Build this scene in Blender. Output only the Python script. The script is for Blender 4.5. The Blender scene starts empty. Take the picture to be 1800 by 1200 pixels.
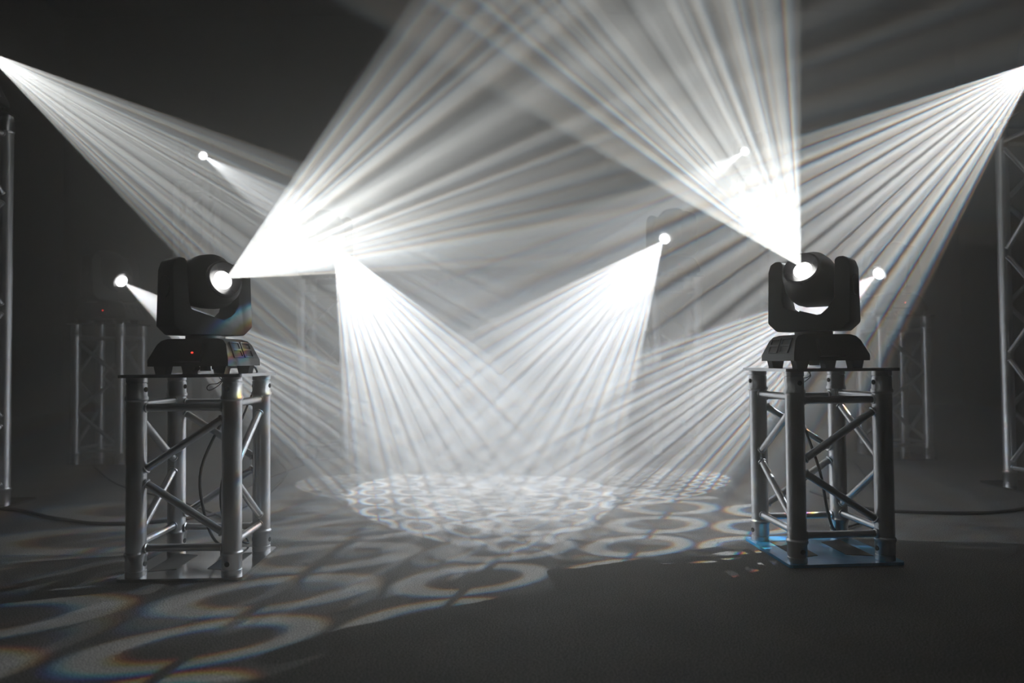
import bpy, bmesh, math, random
from mathutils import Vector, Matrix
PI = math.pi
S = bpy.context.scene
C = S.collection
random.seed(4)

# ------------------------------------------------------------------ camera
cd = bpy.data.cameras.new('camera'); cam = bpy.data.objects.new('camera', cd); C.objects.link(cam)
cd.sensor_width = 36; cd.lens = 26.0; cd.clip_start = .02; cd.clip_end = 100
P = math.atan(34.5/1300); R = math.radians(.5)
fw = Vector((0, math.cos(P), math.sin(P))); up0 = Vector((0, -math.sin(P), math.cos(P))); rt0 = Vector((1, 0, 0))
rt = rt0*math.cos(R) - up0*math.sin(R); up = up0*math.cos(R) + rt0*math.sin(R)
m = Matrix((rt, up, -fw)).transposed().to_4x4(); m.translation = (0, 0, .54)
cam.matrix_world = m
S.camera = cam
cd.dof.use_dof = True; cd.dof.focus_distance = 2.1; cd.dof.aperture_fstop = 2.4

# ------------------------------------------------------------------ world and exposure
w = bpy.data.worlds.new('world'); S.world = w; w.use_nodes = True
w.node_tree.nodes['Background'].inputs[0].default_value = (.9, .95, 1, 1)
w.node_tree.nodes['Background'].inputs[1].default_value = 0.0
S.view_settings.view_transform = 'Standard'; S.view_settings.look = 'None'
S.view_settings.gamma = 1; S.view_settings.use_curve_mapping = False
S.view_settings.exposure = 0.35
cy = S.cycles
cy.use_denoising = True
try: cy.denoiser = 'OPENIMAGEDENOISE'; cy.denoising_input_passes = 'RGB_ALBEDO_NORMAL'
except Exception: pass
cy.max_bounces = 4; cy.diffuse_bounces = 2; cy.glossy_bounces = 2; cy.transmission_bounces = 1
cy.volume_bounces = 2; cy.transparent_max_bounces = 4
cy.sample_clamp_direct = 9.0; cy.sample_clamp_indirect = 2.0; cy.caustics_reflective = False; cy.caustics_refractive = False
cy.use_adaptive_sampling = False

CHROMA = .012
HAZE = dict(density=.07, g=.55, color=(1., .98, .93))
CLOUD = dict(c=(.05, 4.25, .5), r=(1.7, 1.5, 1.15), density=.95)
BEAM = 1000.0      # watts of a head at full

# ------------------------------------------------------------------ materials
def mat(name, base, rough=.5, metal=0., noise=None, bump=None, spec=.5):
    m = bpy.data.materials.new(name); m.use_nodes = True
    nt = m.node_tree; b = nt.nodes['Principled BSDF']
    b.inputs['Base Color'].default_value = (*base, 1); b.inputs['Roughness'].default_value = rough
    b.inputs['Metallic'].default_value = metal; b.inputs['Specular IOR Level'].default_value = spec
    if noise or bump:
        tc = nt.nodes.new('ShaderNodeTexCoord')
    if noise:
        scale, c2, lo, hi = noise
        n = nt.nodes.new('ShaderNodeTexNoise'); n.inputs['Scale'].default_value = scale; n.inputs['Detail'].default_value = 4
        nt.links.new(tc.outputs['Object'], n.inputs['Vector'])
        r = nt.nodes.new('ShaderNodeValToRGB'); r.color_ramp.elements[0].position = lo; r.color_ramp.elements[1].position = hi
        r.color_ramp.elements[0].color = (*base, 1); r.color_ramp.elements[1].color = (*c2, 1)
        nt.links.new(n.outputs['Fac'], r.inputs['Fac']); nt.links.new(r.outputs['Color'], b.inputs['Base Color'])
    if bump:
        scale, st, dist = bump
        n = nt.nodes.new('ShaderNodeTexNoise'); n.inputs['Scale'].default_value = scale; n.inputs['Detail'].default_value = 3
        nt.links.new(tc.outputs['Object'], n.inputs['Vector'])
        bp = nt.nodes.new('ShaderNodeBump'); bp.inputs['Strength'].default_value = st; bp.inputs['Distance'].default_value = dist
        nt.links.new(n.outputs['Fac'], bp.inputs['Height']); nt.links.new(bp.outputs['Normal'], b.inputs['Normal'])
    return m
def emis(name, col, st):
    m = bpy.data.materials.new(name); m.use_nodes = True; nt = m.node_tree; nt.nodes.clear()
    e = nt.nodes.new('ShaderNodeEmission'); e.inputs[0].default_value = (*col, 1); e.inputs[1].default_value = st
    o = nt.nodes.new('ShaderNodeOutputMaterial'); nt.links.new(e.outputs[0], o.inputs['Surface']); return m

M_alu = mat('aluminium', (.78, .79, .81), .3, 1.0, noise=(9, (.62, .63, .64), .35, .75), bump=(160, .12, .001))
M_weld = mat('weld_bead', (.55, .55, .56), .45, 1.0, bump=(300, .5, .001))
M_plate = mat('brushed_plate', (.6, .61, .62), .16, 1.0, noise=(14, (.5, .51, .52), .3, .7), bump=(60, .05, .001))
M_film = mat('blue_protective_film', (.04, .3, .6), .22, .3, noise=(10, (.06, .4, .7), .45, .6), bump=(22, .25, .002))
M_body = mat('black_housing', (.022, .022, .023), .48, 0, bump=(400, .06, .0006))
M_gloss = mat('black_bezel', (.018, .018, .02), .25)
M_vent = mat('grey_vent', (.09, .09, .095), .5)
M_rub = mat('black_rubber', (.012, .012, .013), .7)
M_steel = mat('bolt_steel', (.4, .4, .41), .3, 1.0)
M_bore_patch = mat('dark_bore_patch', (.01, .01, .01), .8)
M_lens = emis('lit_lens', (1, .985, .95), 6)
M_led = emis('red_led', (1, .05, .03), 1.6)
M_drape = mat('black_drape', (.006, .006, .006), .9, 0, noise=(2.5, (.009, .009, .009), .4, .6))
M_ceil = mat('black_ceiling', (.015, .015, .015), .9)

def floor_mat():
    m = bpy.data.materials.new('dark_carpet'); m.use_nodes = True; nt = m.node_tree; b = nt.nodes['Principled BSDF']
    b.inputs['Roughness'].default_value = .75; b.inputs['Specular IOR Level'].default_value = .35
    tc = nt.nodes.new('ShaderNodeTexCoord')
    n1 = nt.nodes.new('ShaderNodeTexNoise'); n1.inputs['Scale'].default_value = 330; n1.inputs['Detail'].default_value = 2
    n2 = nt.nodes.new('ShaderNodeTexNoise'); n2.inputs['Scale'].default_value = 5; n2.inputs['Detail'].default_value = 5
    for n in (n1, n2): nt.links.new(tc.outputs['Object'], n.inputs['Vector'])
    r = nt.nodes.new('ShaderNodeValToRGB'); e = r.color_ramp.elements
    e[0].position = .42; e[0].color = (.03, .029, .0265, 1); e[1].position = .6; e[1].color = (.23, .22, .205, 1)
    nt.links.new(n1.outputs['Fac'], r.inputs['Fac'])
    r2 = nt.nodes.new('ShaderNodeMapRange'); r2.inputs['From Min'].default_value = .3; r2.inputs['From Max'].default_value = .7
    r2.inputs['To Min'].default_value = .75; r2.inputs['To Max'].default_value = 1.1
    nt.links.new(n2.outputs['Fac'], r2.inputs['Value'])
    mx = nt.nodes.new('ShaderNodeVectorMath'); mx.operation = 'SCALE'
    nt.links.new(r.outputs['Color'], mx.inputs[0]); nt.links.new(r2.outputs['Result'], mx.inputs['Scale'])
    nt.links.new(mx.outputs[0], b.inputs['Base Color'])
    bp = nt.nodes.new('ShaderNodeBump'); bp.inputs['Strength'].default_value = .5; bp.inputs['Distance'].default_value = .002
    nt.links.new(n1.outputs['Fac'], bp.inputs['Height']); nt.links.new(bp.outputs['Normal'], b.inputs['Normal'])
    return m
M_floor = floor_mat()

# ------------------------------------------------------------------ mesh helpers
def link_mesh(name, bm, material, parent=None, mtx=None, smooth=35):
    me = bpy.data.meshes.new(name)
    bmesh.ops.recalc_face_normals(bm, faces=bm.faces)
    bm.to_mesh(me); bm.free()
    if material: me.materials.append(material)
    if smooth: me.shade_smooth(); me.set_sharp_from_angle(angle=math.radians(smooth))
    return inst(name, me, parent, mtx)
def inst(name, me, parent=None, mtx=None):
    o = bpy.data.objects.new(name, me); C.objects.link(o); o.parent = parent
    if mtx is not None: o.matrix_basis = mtx
    return o
def add_tube(bm, p0, p1, r0, r1=None, n=20, caps=True):
    r1 = r0 if r1 is None else r1
    p0 = Vector(p0); p1 = Vector(p1); d = p1-p0
    q = d.to_track_quat('Z', 'Y').to_matrix()
    a = [bm.verts.new(p0 + q @ Vector((math.cos(t*2*PI/n)*r0, math.sin(t*2*PI/n)*r0, 0))) for t in range(n)]
    b = [bm.verts.new(p1 + q @ Vector((math.cos(t*2*PI/n)*r1, math.sin(t*2*PI/n)*r1, 0))) for t in range(n)]
    for i in range(n): bm.faces.new((a[i], a[(i+1) % n], b[(i+1) % n], b[i]))
    if caps: bm.faces.new(a[::-1]); bm.faces.new(b)
def add_lathe(bm, prof, n=40, axis='Z', off=(0, 0, 0), close=True):
    rings = []
    off = Vector(off)
    for r, z in prof:
        if r < 1e-6:
            v = (0, 0, z) if axis == 'Z' else ((0, z, 0) if axis == 'Y' else (z, 0, 0)); rings.append([bm.verts.new(Vector(v)+off)])
        else:
            L = []
            for i in range(n):
                c, s = r*math.cos(2*PI*i/n), r*math.sin(2*PI*i/n)
                v = (c, s, z) if axis == 'Z' else ((c, z, s) if axis == 'Y' else (z, c, s)); L.append(bm.verts.new(Vector(v)+off))
            rings.append(L)
    for A, B in zip(rings, rings[1:]):
        if len(A) == 1 and len(B) == 1: continue
        for i in range(n):
            j = (i+1) % n
            if len(A) == 1: bm.faces.new((A[0], B[i], B[j]))
            elif len(B) == 1: bm.faces.new((A[i], A[j], B[0]))
            else: bm.faces.new((A[i], A[j], B[j], B[i]))
def add_box(bm, c, s, rot=None):
    r = bmesh.ops.create_cube(bm, size=1)
    M = Matrix.Translation(c) @ (rot if rot else Matrix()) @ Matrix.Diagonal((*s, 1))
    bmesh.ops.transform(bm, matrix=M, verts=r['verts']); return r['verts']
def add_prism(bm, pts, y0, y1, axis='Y', f=None):
    """extrude an outline (a, b) along the axis"""
    def P3(a, b, y):
        return Vector((a, y, b)) if axis == 'Y' else (Vector((y, a, b)) if axis == 'X' else Vector((a, b, y)))
    A = [bm.verts.new(P3(a, b, y0)) for a, b in pts]; B = [bm.verts.new(P3(a, b, y1)) for a, b in pts]
    n = len(pts)
    for i in range(n): bm.faces.new((A[i], A[(i+1) % n], B[(i+1) % n], B[i]))
    bm.faces.new(A[::-1]); bm.faces.new(B)
def bevel(bm, w_, seg=2, ang=30):
    ed = [e for e in bm.edges if len(e.link_faces) == 2 and e.calc_face_angle(0) > math.radians(ang)]
    bmesh.ops.bevel(bm, geom=ed, offset=w_, segments=seg, affect='EDGES', profile=.5)
def add_wire(bm, pts, r, n=8, sub=6):
    """a round cable through the points (Catmull-Rom)"""
    P_ = [Vector(p) for p in pts]; P_ = [2*P_[0]-P_[1]] + P_ + [2*P_[-1]-P_[-2]]
    c = []
    for i in range(1, len(P_)-2):
        for k in range(sub):
            t = k/sub; a, b, d, e = P_[i-1], P_[i], P_[i+1], P_[i+2]
            c.append(.5*((2*b) + (-a+d)*t + (2*a-5*b+4*d-e)*t*t + (-a+3*b-3*d+e)*t**3))
    c.append(P_[-2])
    prev = None; ring0 = None
    nrm = Vector((0, 0, 1))
    for i, p in enumerate(c):
        t = (c[min(i+1, len(c)-1)]-c[max(i-1, 0)]).normalized()
        u = t.cross(nrm)
        if u.length < .05: u = t.cross(Vector((1, 0, 0)))
        u.normalize(); v = u.cross(t); nrm = v
        ring = [bm.verts.new(p + u*math.cos(2*PI*k/n)*r + v*math.sin(2*PI*k/n)*r) for k in range(n)]
        if prev:
            for k in range(n): bm.faces.new((prev[k], prev[(k+1) % n], ring[(k+1) % n], ring[k]))
        else: ring0 = ring
        prev = ring
    bm.faces.new(ring0[::-1]); bm.faces.new(prev)
def thing(name, label, cat, loc=(0, 0, 0), rz=0, group=None):
    o = bpy.data.objects.new(name, None); C.objects.link(o); o.empty_display_size = .1
    o.location = loc; o.rotation_euler = (0, 0, rz); o['label'] = label; o['category'] = cat
    if group: o['group'] = group
    return o

# ------------------------------------------------------------------ the room
def struct(name, c, s, m_):
    bm = bmesh.new(); add_box(bm, c, s); o = link_mesh(name, bm, m_, smooth=0); o['kind'] = 'structure'; return o
X0, X1, Y0, Y1, ZT = -5.2, 5.2, -3.0, 8.6, 4.6
struct('floor', ((X0+X1)/2, (Y0+Y1)/2, -.05), (X1-X0+.4, Y1-Y0+.4, .1), M_floor)
struct('ceiling', ((X0+X1)/2, (Y0+Y1)/2, ZT+.05), (X1-X0+.4, Y1-Y0+.4, .1), M_ceil)
struct('wall_left', (X0-.05, (Y0+Y1)/2, ZT/2), (.1, Y1-Y0+.2, ZT), M_drape)
struct('wall_right', (X1+.05, (Y0+Y1)/2, ZT/2), (.1, Y1-Y0+.2, ZT), M_drape)
struct('wall_front', (0, Y0-.05, ZT/2), (X1-X0+.2, .1, ZT), M_drape)
def pleated_wall():
    bm = bmesh.new(); n = 420; a = []; b = []
    for i in range(n+1):
        x = X0 + (X1-X0)*i/n; y = Y1 - .05
        a.append(bm.verts.new((x, y, 0))); b.append(bm.verts.new((x, y, ZT)))
    for i in range(n): bm.faces.new((a[i], a[i+1], b[i+1], b[i]))
    bm.faces.new(a[::-1] + [bm.verts.new((X0, Y1+.1, 0)), bm.verts.new((X1, Y1+.1, 0))][0:2])
    o = link_mesh('wall_back', bm, M_drape, smooth=60); o['kind'] = 'structure'
pleated_wall()

# haze: one homogeneous box of smoke that fills the room
def haze():
    m = bpy.data.materials.new('haze'); m.use_nodes = True; nt = m.node_tree; nt.nodes.clear()
    v = nt.nodes.new('ShaderNodeVolumeScatter'); v.inputs['Color'].default_value = (*HAZE['color'], 1)
    v.inputs['Density'].default_value = HAZE['density']; v.inputs['Anisotropy'].default_value = HAZE['g']
    # thicker smoke hangs over the middle of the stage and thins out towards the walls
    geo = nt.nodes.new('ShaderNodeNewGeometry')
    mp = nt.nodes.new('ShaderNodeVectorMath'); mp.operation = 'SUBTRACT'; mp.inputs[1].default_value = CLOUD['c']; nt.links.new(geo.outputs['Position'], mp.inputs[0])
    md = nt.nodes.new('ShaderNodeVectorMath'); md.operation = 'DIVIDE'; md.inputs[1].default_value = CLOUD['r']; nt.links.new(mp.outputs[0], md.inputs[0])
    dt = nt.nodes.new('ShaderNodeVectorMath'); dt.operation = 'DOT_PRODUCT'; nt.links.new(md.outputs[0], dt.inputs[0]); nt.links.new(md.outputs[0], dt.inputs[1])
    pw = nt.nodes.new('ShaderNodeMath'); pw.operation = 'POWER'; pw.inputs[0].default_value = math.exp(-1); nt.links.new(dt.outputs['Value'], pw.inputs[1])
    ma = nt.nodes.new('ShaderNodeMath'); ma.operation = 'MULTIPLY_ADD'; nt.links.new(pw.outputs[0], ma.inputs[0]); ma.inputs[1].default_value = CLOUD['density']; ma.inputs[2].default_value = HAZE['density']
    nt.links.new(ma.outputs[0], v.inputs['Density'])
    o = nt.nodes.new('ShaderNodeOutputMaterial'); nt.links.new(v.outputs[0], o.inputs['Volume'])
    m.cycles.volume_step_rate = .9
    m.cycles.volume_sampling = 'EQUIANGULAR'
    bm = bmesh.new(); add_box(bm, ((X0+X1)/2, (Y0+Y1)/2-.1, ZT/2), (X1-X0-.02, Y1-Y0-.4, ZT-.01))
    ob = link_mesh('haze', bm, m, smooth=0); ob['kind'] = 'stuff'; ob['label'] = 'thin pale smoke filling the whole dark room'; ob['category'] = 'haze'
haze()

# ------------------------------------------------------------------ box truss
MC = {}
def cached(key, make):
    if key not in MC: MC[key] = make()
    return MC[key]
def bm_mesh(name, bm, material, smooth=35):
    me = bpy.data.meshes.new(name); bmesh.ops.recalc_face_normals(bm, faces=bm.faces); bm.to_mesh(me); bm.free()
    me.materials.append(material)
    if smooth: me.shade_smooth(); me.set_sharp_from_angle(angle=math.radians(smooth))
    return me
TH = .12; PT = .008
def chord_mesh(H):
    bm = bmesh.new(); r = .0245
    prof = [(0, 0), (r+.0005, 0), (r+.0005, .012), (r-.0012, .0135), (r-.0012, .017), (r+.0005, .017), (r+.0005, .046), (r+.0032, .050), (r+.0032, .056), (r+.0002, .060),
            (r, .062), (r, H-.062), (r+.0002, H-.060), (r+.0032, H-.056), (r+.0032, H-.050), (r+.0005, H-.046), (r+.0005, H-.017), (r-.0012, H-.017), (r-.0012, H-.0135), (r+.0005, H-.012), (r+.0005, H), (0, H)]
    add_lathe(bm, prof, 32); return bm_mesh('chord', bm, M_alu)
def bore_mesh():
    bm = bmesh.new(); add_lathe(bm, [(0, -.026), (.0065, -.026), (.0065, .026), (0, .026)], 16, 'Y'); return bm_mesh('pin_bore', bm, M_bore_patch)
def rod_mesh(L, r=.0098):
    bm = bmesh.new(); add_tube(bm, (0, 0, 0), (0, 0, L), r, n=20); 
    for z in (.003, L-.003):   # weld beads
        add_lathe(bm, [(r-.001, z-.004), (r+.0028, z-.0015), (r+.0028, z+.0015), (r-.001, z+.004)], 20)
    return bm_mesh('brace', bm, M_alu)
def rod(name, p0, p1, parent):
    p0 = Vector(p0); p1 = Vector(p1); d = p1-p0; L = round(d.length, 3)
    me = cached(('rod', L), lambda: rod_mesh(L))
    return inst(name, me, parent, Matrix.Translation(p0) @ d.to_track_quat('Z', 'Y').to_matrix().to_4x4())
def plate_mesh(w_, d_, film=False, slots=False):
    bm = bmesh.new(); c = .012
    hw, hd = w_/2, d_/2
    pts = []
    for sx, sy, a0 in ((1, 1, 0), (-1, 1, 90), (-1, -1, 180), (1, -1, 270)):
        for k in range(5):
            a = math.radians(a0+k*22.5); pts.append((sx*(hw-c)+c*math.cos(a), sy*(hd-c)+c*math.sin(a)))
    add_prism(bm, pts, 0, PT, 'Z')
    return bm_mesh('plate', bm, M_film if film else M_plate, 20)
def patch_mesh():
    bm = bmesh.new(); add_prism(bm, [(-.045, -.07), (.02, -.09), (.02, .09), (-.045, .07)], 0, .0012, 'Z'); return bm_mesh('dark_patch', bm, M_bore_patch, 0)  # thin flat dark sheet laid on the plate, nothing is cut through
def truss(label, loc, rz, H, n, first_left, plate=(.31, .31), film=False, bores=True, near=False):
    t = thing('box_truss', label, 'truss', (*loc, 0), rz, 'square truss towers carrying the moving heads')
    base = inst('base_plate', cached(('pl', plate, film), lambda: plate_mesh(*plate, film=film)), t)
    if film: base['label'] = 'base plate under blue protective film'
    inst('top_plate', cached(('pl', (.31, .31), False), lambda: plate_mesh(.31, .31)), t, Matrix.Translation((0, 0, PT+H)))
    if near:
        for sx in (1, -1):
            inst('dark_patch', cached('patch', patch_mesh), base, Matrix.Translation((sx*.085, 0, PT)) @ Matrix.Rotation(0 if sx > 0 else PI, 4, 'Z'))['label'] = 'dark patch on the base plate'
    cor = [(-TH, -TH), (TH, -TH), (TH, TH), (-TH, TH)]
    for x, y in cor:
        c = inst('chord', cached(('ch', H), lambda: chord_mesh(H)), t, Matrix.Translation((x, y, PT)))
        if near:
            facing = (x < 0) == film and y < 0
            for z in (.03, H-.03):
                inst('pin_bore', cached('bore', bore_mesh), c, Matrix.Translation((0, 0, z)) @ Matrix.Rotation(.15 if film else -.15, 4, 'Z') @ Matrix.Rotation(0 if facing else PI/2, 4, 'Z'))['label'] = 'dark pin hole in the coupler'
    for i in range(4):
        A = Vector((*cor[i], 0)); B = Vector((*cor[(i+1) % 4], 0)); u = (B-A).normalized()
        a = A + u*.0225; b = B - u*.0225
        for z in (.072, H-.072):
            zz = z + (.004 if i % 2 else -.004)
            rod('rung', (a.x, a.y, PT+zz), (b.x, b.y, PT+zz), t)
        z0, z1 = H-.105, .105
        left = first_left
        for k in range(n):
            za = z0 + (z1-z0)*k/n - (.017 if k else 0); zb = z0 + (z1-z0)*(k+1)/n + (.017 if k < n-1 else 0)
            p, q = (a, b) if left else (b, a)
            rod('brace', (p.x, p.y, PT+za), (q.x, q.y, PT+zb), t)
            left = not left
    return t

# ------------------------------------------------------------------ gobo light
def gobo_nodes(L, cell, r_max, rot, off, tint, fan, bars, rings):
    """a glass gobo in the head: a fan of touching rings with invented stripes inside a round aperture, each row cut by a thin bar"""
    L.use_nodes = True; nt = L.node_tree; nt.nodes.clear(); K = nt.links.new
    def math_(op, a, b=None, c=None):
        n = nt.nodes.new('ShaderNodeMath'); n.operation = op
        for i, v in enumerate((a, b, c)):
            if v is None: continue
            if isinstance(v, (int, float)): n.inputs[i].default_value = v
            else: K(v, n.inputs[i])
        return n.outputs[0]
    def mrange(v, a, b, c=0., d=1.):
        n = nt.nodes.new('ShaderNodeMapRange'); n.interpolation_type = 'SMOOTHSTEP'; n.clamp = True
        K(v, n.inputs['Value'])
        for k_, x in zip(('From Min', 'From Max', 'To Min', 'To Max'), (a, b, c, d)): n.inputs[k_].default_value = x
        return n.outputs['Result']
    tc = nt.nodes.new('ShaderNodeTexCoord'); sp = nt.nodes.new('ShaderNodeSeparateXYZ'); K(tc.outputs['Normal'], sp.inputs[0])
    az = math_('ABSOLUTE', sp.outputs['Z'])
    x = math_('DIVIDE', sp.outputs['X'], az); y = math_('DIVIDE', sp.outputs['Y'], az)
    r = math_('SQRT', math_('ADD', math_('MULTIPLY', x, x), math_('MULTIPLY', y, y)))
    # the rows fan out slightly from a point off to the side (direction rot, distance fan) set towards the camera so the beams show as streaks
    qx, qy = fan*math.cos(rot), fan*math.sin(rot)
    px = math_('SUBTRACT', x, qx); py = math_('SUBTRACT', y, qy)
    # rotated so that the pattern centre lies at angle 0 seen from the fan point
    cx, sx = -math.cos(rot), -math.sin(rot)
    ax = math_('ADD', math_('MULTIPLY', px, cx), math_('MULTIPLY', py, sx)); ay = math_('SUBTRACT', math_('MULTIPLY', py, cx), math_('MULTIPLY', px, sx))
    v = math_('MULTIPLY', math_('ARCTAN2', ay, ax), fan/cell)
    rr_ = math_('SQRT', math_('ADD', math_('MULTIPLY', ax, ax), math_('MULTIPLY', ay, ay)))
    u = math_('MULTIPLY', math_('LOGARITHM', math_('DIVIDE', rr_, fan), math.e), fan/cell)
    cols = []
    for ch in (1+CHROMA, 1.0, 1-CHROMA):
        uu = math_('ADD', math_('MULTIPLY', u, ch), off[0]); vv = math_('ADD', math_('MULTIPLY', v, ch), off[1])
        fu = math_('SUBTRACT', uu, math_('ROUND', uu)); fv = math_('SUBTRACT', vv, math_('ROUND', vv))
        d = math_('SQRT', math_('ADD', math_('MULTIPLY', fu, fu), math_('MULTIPLY', fv, fv)))
        ring = math_('MULTIPLY', mrange(d, .25, .33), mrange(d, .42, .50, 1., 0.))
        ring = math_('MULTIPLY', ring, mrange(math_('ABSOLUTE', fv), .015, .05))
        nz = nt.nodes.new('ShaderNodeTexNoise'); nz.noise_dimensions = '1D'; nz.inputs['Detail'].default_value = 2.5; nz.inputs['Roughness'].default_value = .65
        nz.inputs['Scale'].default_value = 1.
        K(math_('ADD', vv, off[0]*7.3+off[1]*31), nz.inputs['W'])
        bar = mrange(nz.outputs['Fac'], .33, .67, 1-bars, 1.)  # invented stripes along the camera's sight lines, shaping the streaks in the beam
        cols.append(math_('MULTIPLY', bar, math_('MULTIPLY_ADD', ring, rings, 1-rings)))
    edge = mrange(r, r_max*.97, r_max, 1., 0.)
    cb = nt.nodes.new('ShaderNodeCombineColor')
    for i, (c, tt) in enumerate(zip(cols, tint)): K(math_('MULTIPLY', c, math_('MULTIPLY', edge, tt)), cb.inputs[i])
    em = nt.nodes.new('ShaderNodeEmission'); K(cb.outputs[0], em.inputs['Color']); em.inputs['Strength'].default_value = 1
    o = nt.nodes.new('ShaderNodeOutputLight'); K(em.outputs[0], o.inputs['Surface'])

# ------------------------------------------------------------------ moving head light
HC = .226; LENS = .098
def base_mesh():
    bm = bmesh.new()
    # trapezoid body with shoulders: front outline extruded, then sides tapered
    out = [(-.112, .02), (-.112, .036), (-.097, .076), (-.087, .087), (-.07, .092), (.07, .092), (.087, .087), (.097, .076), (.112, .036), (.112, .02)]
    add_prism(bm, out, -.085, .085)
    for v in bm.verts:
        f = max(0, (v.co.z-.038)/.054); v.co.y *= 1-.28*f
    bevel(bm, .004, 2)
    add_box(bm, (0, -.08, .055), (.075, .012, .05), Matrix.Rotation(-.35, 4, 'X'))       # display panel
    add_lathe(bm, [(0, .088), (.05, .088), (.05, .1), (.044, .103), (0, .103)], 36)
    return bm_mesh('base', bm, M_body)
def vent_mesh(side):
    bm = bmesh.new()
    for sx in (side,):
        Rm = Matrix.Rotation(sx*math.radians(-20.5), 4, 'Y')
        for yy in (-.028, .028):
            for k in range(2):
                z = .052+k*.02; x = sx*(.1095-(z-.045)*.375)
                for dy in (-.022, .022): add_box(bm, (x, yy+dy, z), (.004, .003, .02), Rm)
                for dz in (-.009, .009): add_box(bm, (x-sx*dz*.375, yy, z+dz), (.004, .046, .003), Rm)
    return bm_mesh('vent_frame', bm, M_vent, 0)
def foot_mesh():
    bm = bmesh.new(); add_prism(bm, [(-.014, 0), (.014, 0), (.02, .024), (-.02, .024)], -.013, .013); bevel(bm, .002); return bm_mesh('foot', bm, M_rub)
def port_mesh():
    bm = bmesh.new()
    add_box(bm, (0, 0, .014), (.02, .02, .014)); add_box(bm, (.03, 0, .016), (.014, .018, .01)); add_tube(bm, (-.03, -.012, .014), (-.03, .012, .014), .007)
    return bm_mesh('connector', bm, M_bore_patch, 30)
def yoke_mesh():
    bm = bmesh.new(); W = .112; I = .074
    # U outline seen along the beam: chamfered bottom and top corners, trapezoid opening
    out = [(-W, .125), (-W+.025, .1015), (W-.025, .1015), (W, .125), (W, .272), (W-.006, .294), (W-.02, .302), (I+.004, .302), (I-.004, .295), (I-.004, .19), (.064, .17), (.036, .142),
           (-.036, .142), (-.064, .17), (-I+.004, .19), (-I+.004, .295), (-I-.004, .302), (-W+.02, .302), (-W+.006, .294), (-W, .272)]
    # build as quads between paired sections so that the concave outline triangulates well
    add_prism(bm, out, -.048, .048)
    for v in bm.verts:                       # arms thin out towards the top
        f = max(0, (v.co.z-.2)/.1); v.co.y *= 1-.25*f
    bmesh.ops.triangulate(bm, faces=[f for f in bm.faces if len(f.verts) > 4])
    bevel(bm, .005, 2, 35)
    for sx in (1, -1): add_lathe(bm, [(0, sx*(W-.002)), (.03, sx*(W-.002)), (.028, sx*(W+.003)), (0, sx*(W+.003))], 28, 'X', (0, 0, HC))
    return bm_mesh('yoke', bm, M_body)
def head_mesh():
    # beam runs along +Y from the tilt axis; squarish barrel that widens to the rear
    bm = bmesh.new(); n = 48; rings = []
    prof = [(-.086, .03, 2.6), (-.082, .052, 2.8), (-.07, .066, 3.2), (-.05, .072, 3.2), (0, .074, 2.8), (.03, .073, 2.5), (.055, .068, 2.2), (.075, .06, 2.0), (.088, .052, 2.0), (.094, .048, 2.0), (.094, .041, 2.0), (.084, .038, 2.0), (.082, .0, 2.0)]
    for y, r, e in prof:
        if r == 0: rings.append([bm.verts.new((0, y, 0))]); continue
        L = []
        for i in range(n):
            a = 2*PI*i/n; c, s = math.cos(a), math.sin(a)
            k = (abs(c)**e+abs(s)**e)**(-1/e); sx = .9 if y < .05 else .9+.1*min(1, (y-.05)/.03)
            L.append(bm.verts.new((c*k*r*sx, y, s*k*r*(1.2 if s > 0 and y < .07 else (.84-.55*max(0, (.02-y)/.1) if y < .07 else 1)))))
        rings.append(L)
    for A, B in zip(rings, rings[1:]):
        for i in range(n):
            j = (i+1) % n
            if len(B) == 1: bm.faces.new((A[i], A[j], B[0]))
            else: bm.faces.new((A[i], A[j], B[j], B[i]))
    bm.faces.new(rings[0])
    for sx in (1, -1): add_lathe(bm, [(0, sx*.06), (.024, sx*.06), (.024, sx*.09), (0, sx*.09)], 24, 'X')
    # cooling fins at the rear
    for k in range(7): add_box(bm, (0, -.08, -.01+k*.010), (.09, .014, .003))
    return bm_mesh('head', bm, M_body, 40)
def bezel_mesh():
    bm = bmesh.new(); add_lathe(bm, [(.048, .088), (.05, .092), (.049, .0985), (.044, .1), (.030, .09), (.0248, .086), (.0248, .083), (.048, .083)], 44, 'Y'); return bm_mesh('lens_bezel', bm, M_gloss)
def lens_mesh():
    bm = bmesh.new(); add_lathe(bm, [(0, .0955), (.01, .095), (.018, .093), (.0242, .089), (.0245, .085), (0, .085)], 40, 'Y'); return bm_mesh('lens', bm, M_lens, 60)
def led_mesh():
    bm = bmesh.new(); add_lathe(bm, [(0, -.003), (.0022, -.002), (.0022, .003), (0, .003)], 12, 'Y'); return bm_mesh('status_light', bm, M_led)

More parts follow.
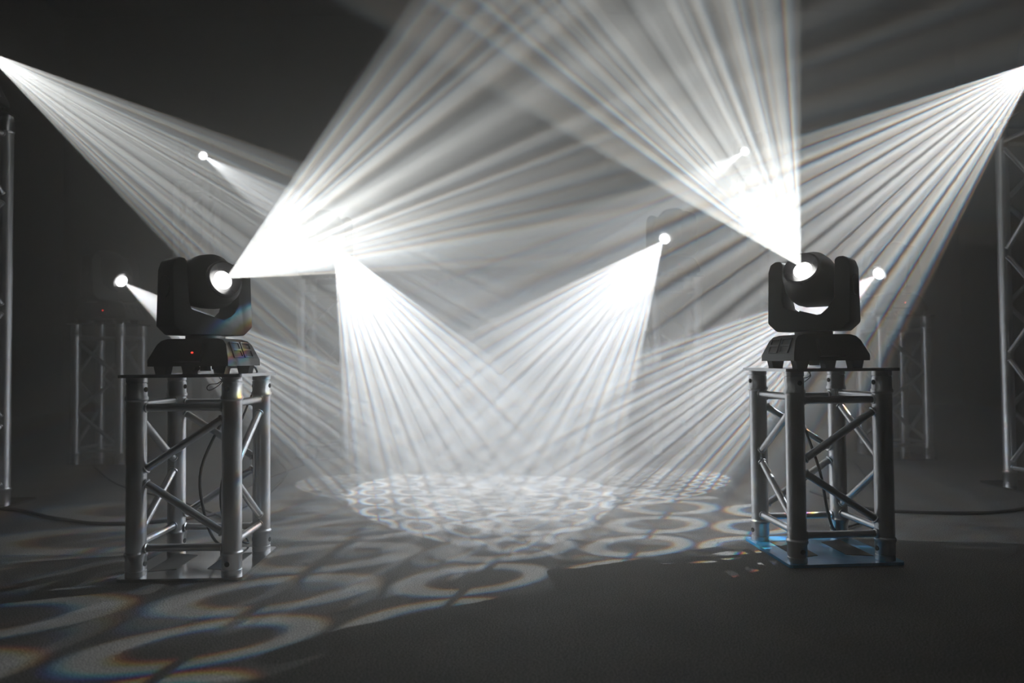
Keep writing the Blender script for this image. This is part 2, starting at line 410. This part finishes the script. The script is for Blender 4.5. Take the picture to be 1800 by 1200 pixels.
def moving_head(label, loc, base_rz, size, az, el, power, rot=0., off=(0, 0), cell=.105, r_max=.29, fan=3., bars=.5, rings=.8, tint=(.95, .985, 1), led=True):
    t = thing('moving_head_light', label, 'stage light', loc, 0, 'moving head stage lights on the towers')
    t.scale = (size,)*3
    b = inst('base', cached('base', base_mesh), t, Matrix.Rotation(base_rz, 4, 'Z'))
    inst('vent_frame', cached('vent_r', lambda: vent_mesh(1)), b); inst('vent_frame', cached('vent_l', lambda: vent_mesh(-1)), b); inst('connector', cached('port', port_mesh), b)
    for sx in (1, -1):
        for sy in (1, -1): inst('foot', cached('foot', foot_mesh), b, Matrix.Translation((sx*.082, sy*.062, 0)))
    if led: inst('status_light', cached('led', led_mesh), b, Matrix.Translation((.015, -.088, .055)))['label'] = 'tiny glowing red status light'
    pan = Matrix.Rotation(math.radians(az-90), 4, 'Z')
    inst('yoke', cached('yoke', yoke_mesh), t, pan)
    h = inst('head', cached('head', head_mesh), t, Matrix.Translation((0, 0, HC)) @ pan @ Matrix.Rotation(math.radians(el), 4, 'X'))
    inst('lens_bezel', cached('bez', bezel_mesh), h)
    inst('lens', cached('lens', lens_mesh), h)['label'] = 'glowing white lens'
    L = bpy.data.lights.new('beam', 'SPOT'); L.energy = power; L.spot_size = 2*math.atan(r_max*1.02); L.spot_blend = .02; L.shadow_soft_size = .0015
    gobo_nodes(L, cell, r_max, math.radians(rot), off, tint, fan, bars, rings)
    o = bpy.data.objects.new('beam', L); C.objects.link(o); o.parent = h
    o.matrix_basis = Matrix.Translation((0, LENS+.002, 0)) @ Matrix.Rotation(math.radians(90), 4, 'X')
    return t
def top(H): return PT*2+H

LEFT_RZ, RIGHT_RZ = math.radians(1.5), math.radians(4)
truss('low aluminium truss box on a bare metal plate beside the big projected ring', (-.838, 2.005), LEFT_RZ, .498, 2, False, near=True)
truss('low aluminium truss box standing on a blue film-covered plate', (.856, 2.085), RIGHT_RZ, .498, 2, False, film=True, near=True)
truss('medium truss pedestal in the shadows behind the low truss box with the bare metal plate', (-2.24, 4.12), 0, .75, 3, True)
truss('medium truss pedestal in the shadows behind the low truss box with the blue plate', (2.087, 4.06), 0, .75, 3, True)
truss('tall hazy truss tower under the light that shines straight down and right', (-1.07, 4.29), 0, 1.0, 4, False)
truss('tall hazy truss tower under the light that shines down and left', (.94, 4.32), 0, 1.0, 4, False)
truss('very tall truss tower cut by the left edge of the photo', (-2.09, 2.75), 0, 1.5, 6, True, plate=(.34, .5))
truss('very tall truss tower cut by the right edge of the photo', (2.18, 2.96), 0, 1.5, 6, True, plate=(.34, .5))
truss('farthest truss tower, almost lost in the haze above the medium pedestal on the left', (-2.6, 6.1), 0, 2.0, 8, False)
truss('farthest truss tower, almost lost in the haze right of the centre', (2.0, 6.1), 0, 2.0, 8, False)

HEADS = [
 # label, (x, y), truss height, base turn, size, pan, tilt, power, cell, aperture, gobo offset, turn, fan, bars, rings
 ('black moving head on the low truss box left, fanning its beams up to the right', (-.825, 1.99), .498, -8, 1, -38, 12.7, 0.56, 0.04, 0.283, (0, .5), -29, 0.72, 0.6, 0.1),
 ('black moving head on the blue-plated truss box, throwing its beams steeply upward', (.845, 2.07), .498, 10, 1, 229, 28.1, 0.48, 0.04, 0.326, (1, .5), -121, 0.82, 0.6, 0.1),
 ('distant moving head on the medium pedestal left, beam half hidden by the near light', (-2.24, 4.12), .75, 0, 1.25, -27, -26.8, 0.8, 0.05, 0.179, (2, .5), 25, 0.83, 0.5, 0.8),
 ('distant moving head on the medium pedestal right, striped beam crossing behind the near light', (2.087, 4.06), .75, 0, 1.25, 205, -28.0, 1.3, 0.052, 0.242, (3, .5), 156, 0.93, 0.35, 0.95),
 ('moving head on the hazy tower left of centre, white cone falling to the floor', (-1.07, 4.29), 1.0, 0, 1.25, -54, -40.2, 0.66, 0.085, 0.281, (4, .5), 51, 0.76, 0.12, 0.72),
 ('moving head on the hazy tower right of centre, white cone falling to the floor', (.94, 4.32), 1.0, 0, 1.25, 232, -34.6, 0.66, 0.085, 0.286, (5, .5), 139, 0.70, 0.12, 0.72),
 ('moving head at the left edge of the photo, on a very tall tower', (-2.09, 2.75), 1.5, 0, 1.25, 3, -33.4, 0.75, 0.04, 0.250, (6, .5), 0, 1.30, 0.5, 0.4),
 ('moving head at the right edge of the photo, on a very tall tower', (2.22, 2.96), 1.5, 0, 1.25, 193, -36.5, 0.76, 0.11, 0.33, (0.89, 0.43), 164.3, 0.85, 0.05, 0.88),
 ('farthest moving head high on the left, short narrow beam', (-2.6, 6.1), 2.0, 0, 1.25, -40, -27.2, 0.9, 0.05, 0.13, (8, 0), 20, 0.54, 0.3, 0.5),
 ('farthest moving head high on the right, tiny beam seen through the near fan', (2.0, 6.1), 2.0, 0, 1.25, 220, -29, 0.6, 0.05, 0.15, (9, 0), 161, 0.65, 0.3, 0.5),
]
for lab, (x, y), H, brz, sc, az, el, k, cell, rm, off, rot, fan, bars, rings in HEADS:
    moving_head(lab, (x, y, top(H)), math.radians(brz), sc, az, el, BEAM*k, rot=rot, off=off, cell=cell, r_max=rm, fan=fan, bars=bars, rings=rings, led=H != 1.5 and x != .845)

# ------------------------------------------------------------------ cables
def cable(name, label, cat, pts, r, group=None):
    bm = bmesh.new(); add_wire(bm, pts, r); o = link_mesh(name, bm, M_rub, smooth=60); o['label'] = label; o['category'] = cat
    if group: o['group'] = group
cable('power_cable', 'black cable hanging inside the low truss box by the big projected ring', 'cable', [(-.80, 2.07, .53), (-.79, 2.14, .528), (-.80, 2.178, .50), (-.835, 2.165, .40), (-.865, 2.06, .25), (-.85, 2.05, .12), (-.835, 2.10, .035), (-.83, 2.22, .012), (-.95, 2.5, .006), (-1.3, 2.9, .006), (-1.75, 3.3, .006), (-2.2, 3.9, .006)], .004, 'black cables around the truss boxes')
cable('data_cable', 'thinner black cable looping down inside the low truss box by the big projected ring', 'cable', [(-.76, 2.09, .53), (-.75, 2.16, .527), (-.755, 2.178, .48), (-.785, 2.13, .36), (-.825, 2.10, .2), (-.82, 2.11, .09), (-.79, 2.15, .03), (-.80, 2.24, .010), (-1.05, 2.7, .005), (-1.15, 3.3, .005), (-1.1, 3.9, .005)], .003, 'black cables around the truss boxes')
cable('power_cable', 'black cable hanging inside the low truss box with the blue plate', 'cable', [(.86, 2.14, .53), (.87, 2.22, .528), (.865, 2.26, .50), (.86, 2.2, .36), (.875, 2.12, .22), (.9, 2.13, .1), (.95, 2.2, .03), (1.03, 2.33, .008), (1.3, 2.6, .005), (1.5, 3.1, .005), (1.75, 3.8, .005)], .004, 'black cables around the truss boxes')
cable('floor_cable', 'black cable snaking over the dark floor at the left edge of the photo', 'cable', [(-2.6, 3.1, .006), (-2.2, 2.75, .006), (-1.9, 2.78, .006), (-1.6, 2.6, .006), (-1.35, 2.5, .006), (-1.1, 2.6, .006), (-1.0, 2.9, .006), (-1.1, 3.6, .006), (-1.3, 4.1, .006)], .006)
cable('floor_cable', 'black cable snaking over the dark floor at the right edge of the photo', 'cable', [(1.2, 3.0, .006), (1.25, 2.65, .006), (1.55, 2.55, .006), (1.8, 2.62, .006), (2.0, 2.78, .006), (2.3, 2.6, .006), (2.9, 2.7, .006)], .006)
for x, y, lab in ((-.752, 1.90, 'thin wire loop under the top plate of the box by the big projected ring'), (.79, 1.975, 'thin wire loop under the top plate of the box with the blue plate')):
    cable('safety_wire', lab, 'wire', [(x, y, .5055), (x+.006, y, .494), (x-.008, y, .480), (x-.026, y, .472), (x-.032, y, .479), (x-.024, y, .487), (x-.006, y, .489), (x+.004, y, .495), (x+.012, y+.02, .5055)], .0012, 'safety wire loops')
